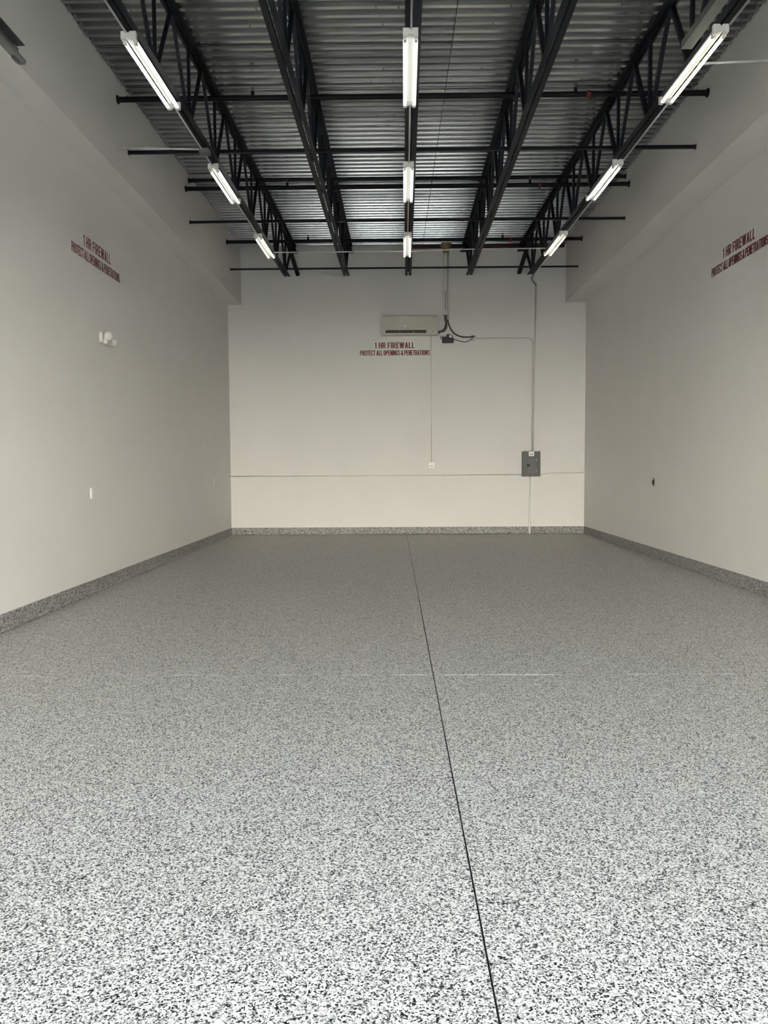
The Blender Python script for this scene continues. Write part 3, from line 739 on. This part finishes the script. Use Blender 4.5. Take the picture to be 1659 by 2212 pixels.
# ------------------------------------------------------------------ firewall signs
S_ = 0.140                                     # stroke of the bold condensed capitals (height 1)
def glyph(ch):
    """list of convex polygons and the advance width"""
    w = 0.52; P = []
    R = lambda x0, y0, x1, y1: P.append([(x0, y0), (x1, y0), (x1, y1), (x0, y1)])
    def D(x0, y0, x1, y1, s=S_ * 1.08): P.append([(x0 - s / 2, y0), (x0 + s / 2, y0), (x1 + s / 2, y1), (x1 - s / 2, y1)])
    def ARC(cx, cy, rx, ry, a0, a1, n=8, s=S_):
        for k in range(n):
            t0 = math.radians(a0 + (a1 - a0) * k / n); t1 = math.radians(a0 + (a1 - a0) * (k + 1) / n)
            P.append([(cx + rx * math.cos(t0), cy + ry * math.sin(t0)), (cx + rx * math.cos(t1), cy + ry * math.sin(t1)),
                      (cx + (rx - s) * math.cos(t1), cy + (ry - s) * math.sin(t1)), (cx + (rx - s) * math.cos(t0), cy + (ry - s) * math.sin(t0))])
    h = w / 2; r = h
    if ch == '1': w = 0.36; R(w - S_ - 0.03, 0, w - 0.03, 1); P.append([(0.0, 0.70), (w - S_, 0.80), (w - 0.03, 1.0), (0.10, 0.82)])
    elif ch == 'H': R(0, 0, S_, 1); R(w - S_, 0, w, 1); R(S_, 0.43, w - S_, 0.43 + S_)
    elif ch in 'RP':
        R(0, 0, S_, 1); R(S_, 1 - S_, w - 0.26, 1); R(S_, 0.41, w - 0.26, 0.41 + S_); ARC(w - 0.26, 0.705, 0.26, 0.295, -90, 90)
        if ch == 'R': P.append([(0.20, 0.42), (0.37, 0.42), (w + 0.02, 0), (w - S_, 0)])
    elif ch == 'F': w = 0.44; R(0, 0, S_, 1); R(S_, 1 - S_, w, 1); R(S_, 0.43, w - 0.05, 0.43 + S_)
    elif ch == 'I': w = S_; R(0, 0, S_, 1)
    elif ch == 'E': w = 0.44; R(0, 0, S_, 1); R(S_, 1 - S_, w, 1); R(S_, 0.43, w - 0.04, 0.43 + S_); R(S_, 0, w, S_)
    elif ch == 'L': w = 0.42; R(0, 0, S_, 1); R(S_, 0, w, S_)
    elif ch == 'T': w = 0.48; R(w / 2 - S_ / 2, 0, w / 2 + S_ / 2, 1 - S_); R(0, 1 - S_, w, 1)
    elif ch == 'A': w = 0.56; D(S_ * 0.54, 0, w / 2, 1); D(w - S_ * 0.54, 0, w / 2, 1); R(0.15, 0.22, w - 0.15, 0.22 + S_ * 0.85)
    elif ch == 'N': R(0, 0, S_, 1); R(w - S_, 0, w, 1); P.append([(0, 1), (S_, 1), (w, 0), (w - S_, 0)])
    elif ch == 'W':
        w = 0.80; s = S_ * 0.54
        D(s, 1, 0.23, 0); D(0.23, 0, 0.40, 1); D(0.40, 1, 0.57, 0); D(0.57, 0, w - s, 1)
    elif ch in 'OCG':
        ARC(h, 1 - r, h, r, 0, 180); ARC(h, r, h, r, 180, 360); R(0, r, S_, 1 - r)
        if ch == 'O': R(w - S_, r, w, 1 - r)
        else: R(w - S_, 1 - r - 0.08, w, 1 - r); R(w - S_, r, w, r + (0.22 if ch == 'G' else 0.08))
        if ch == 'G': R(h, 0.40, w, 0.40 + S_ * 0.8)
    elif ch == 'S':
        ARC(h, 0.72, h, 0.28, 10, 270); ARC(h, 0.30, h, 0.30, -170, 90)
    elif ch == '&':
        w = 0.58; ARC(0.25, 0.77, 0.20, 0.23, 0, 360, 12, S_ * 0.85); ARC(0.25, 0.27, 0.25, 0.27, 60, 360, 12); P.append([(0.08, 0.68), (0.25, 0.72), (0.60, 0), (0.40, 0)])
        P.append([(0.40, 0.22), (0.50, 0.22), (0.56, 0.45), (0.44, 0.45)])
    return P, w
def line_words(s, width, height, gap):
    """one mesh per word of a line of lettering, centred on x, foot on y = 0"""
    x = 0.0; words = []
    for wd in s.split(' '):
        polys = []
        for ch in wd:
            P, w = glyph(ch)
            polys += [[(px_ + x, py_) for px_, py_ in p] for p in P]
            x += w + gap
        words.append(polys); x += 0.26 if len(s) < 20 else 0.20
    total = x - gap - (0.26 if len(s) < 20 else 0.20)
    out = []
    for polys in words:
        bm = bmesh.new()
        for p in polys:
            v = [bm.verts.new(((px_ - total / 2) * width / total, py_ * height, 0)) for px_, py_ in p]
            f_ = bm.faces.new(v); f_.normal_update()
            if f_.normal.z < 0: f_.normal_flip()
        me = bpy.data.meshes.new('word'); bm.to_mesh(me); bm.free(); out.append((me, me.copy()))
    return out
W1, H1, WL2, H2, GAP = 0.80, 0.118, 1.395, 0.103, 0.038
L1 = line_words('1 HR FIREWALL', W1, H1, 0.13)
L2 = line_words('PROTECT ALL OPENINGS & PENETRATIONS', WL2, H2, 0.11)
def sign(loc, rotz, label, dx1):
    t = thing('firewall_sign', label, 'sign', loc, (math.pi / 2, 0, rotz), 'red firewall notices')
    # local x along the text, local y up, local z out of the wall
    for words_, w, h, y, dx, bw in ((L1, W1, H1, H2 + GAP, dx1, 0.0), (L2, WL2, H2, 0.0, 0.0, 0.0)):
        b = obj('backing', bx((dx - w / 2 - 0.02, y - 0.014, 0.0005), (dx + w / 2 + 0.02, y + h + 0.014, 0.0015)), 'vinyl', t)
        for red, dark in words_:
            obj_me('word_shadow', dark, 'letter_dark', b, (dx + 0.004, y - 0.002, 0.0022))
            obj_me('word', red, 'letter_red', b, (dx - 0.003, y, 0.0032))
    return t
sign((0.063, D, 3.607), 0, 'red 1 HR FIREWALL notice on the end wall below the air conditioner', -0.008)
sign((XL, 8.697, 3.602), math.pi / 2, 'red 1 HR FIREWALL notice above the emergency lamp', 0.008)
sign((XR, 8.806, 3.634), -math.pi / 2, 'red 1 HR FIREWALL notice on the wall with the dark outlet', 0.005)

# ------------------------------------------------------------------ side wall devices
t = thing('emergency_light', 'white twin-head emergency lamp on the side wall below the firewall notice', 'emergency light', (XL, 8.79, 2.835))
bm = bmesh.new(); box(bm, (0.0005, -0.125, -0.062), (0.045, 0.125, 0.062), 0.02); obj('base', bm, 'lamp_plastic', t)
bm = bmesh.new(); box(bm, (0.03, -0.085, -0.072), (0.082, 0.105, -0.004), 0.016); obj('battery_case', bm, 'lamp_plastic', t)
def head(y, z, aim, r):
    a = Vector(aim).normalized(); o = Vector((0.085, y, z))
    k = r / 0.072
    bm = bmesh.new(); lathe(bm, [(0.02 * k, -0.06 * k), (0.05 * k, -0.05 * k), (0.068 * k, -0.02 * k), (0.072 * k, 0.012 * k), (0.066 * k, 0.018 * k)], o, a, 24); h = obj('lamp_head', bm, 'lamp_plastic', t, smooth=True)
    bm = bmesh.new(); lathe(bm, [(0.062 * k, 0.012 * k), (0.058 * k, 0.024 * k), (0.035 * k, 0.032 * k), (0.005 * k, 0.034 * k)], o, a, 24); obj('lens', bm, 'lens', h, smooth=True)
    bm = bmesh.new(); rod(bm, o - a * 0.04 * k, Vector((0.02, y * 0.6, -0.01)), 0.012, 10); obj('swivel', bm, 'lamp_plastic', h)
head(-0.045, 0.02, (0.62, -0.78, -0.02), 0.050); head(0.125, -0.022, (0.45, 0.88, -0.05), 0.046)

def cover_plate(y, z, label):
    t = thing('outlet_cover', label, 'outlet cover', (XL, y, z), group='white cover plates')
    obj('plate', bx((0.0005, -0.035, 0), (0.007, 0.035, 0.115), 0.002), 'white_plastic', t)
    for s in (0.028, 0.068): obj('receptacle', bx((0.006, -0.016, s), (0.009, 0.016, s + 0.026), 0.001), 'lampholder', t)
    bm = bmesh.new(); lathe(bm, [(0.004, 0.006), (0.003, 0.008)], (0, 0, 0.061), (1, 0, 0), 8); obj('screw', bm, 'steel', t)
cover_plate(8.35, 1.04, 'white outlet cover low on the wall under the emergency lamp')
cover_plate(14.08, 1.057, 'white outlet cover low on the side wall near the end wall corner')
t = thing('open_outlet', 'dark uncovered outlet with metal ears low on the side wall', 'outlet', (XR, 11.474, 1.062))
obj('recess', bx((-0.002, -0.038, -0.004), (-0.0004, 0.038, 0.118)), 'dark_grey', t)
obj('device', bx((-0.014, -0.024, 0.026), (-0.002, 0.024, 0.086), 0.003), 'dark', t)
for z in (0.006, 0.090): obj('mounting_ear', bx((-0.006, -0.012, z), (-0.002, 0.012, z + 0.018), 0.001), 'steel', t)
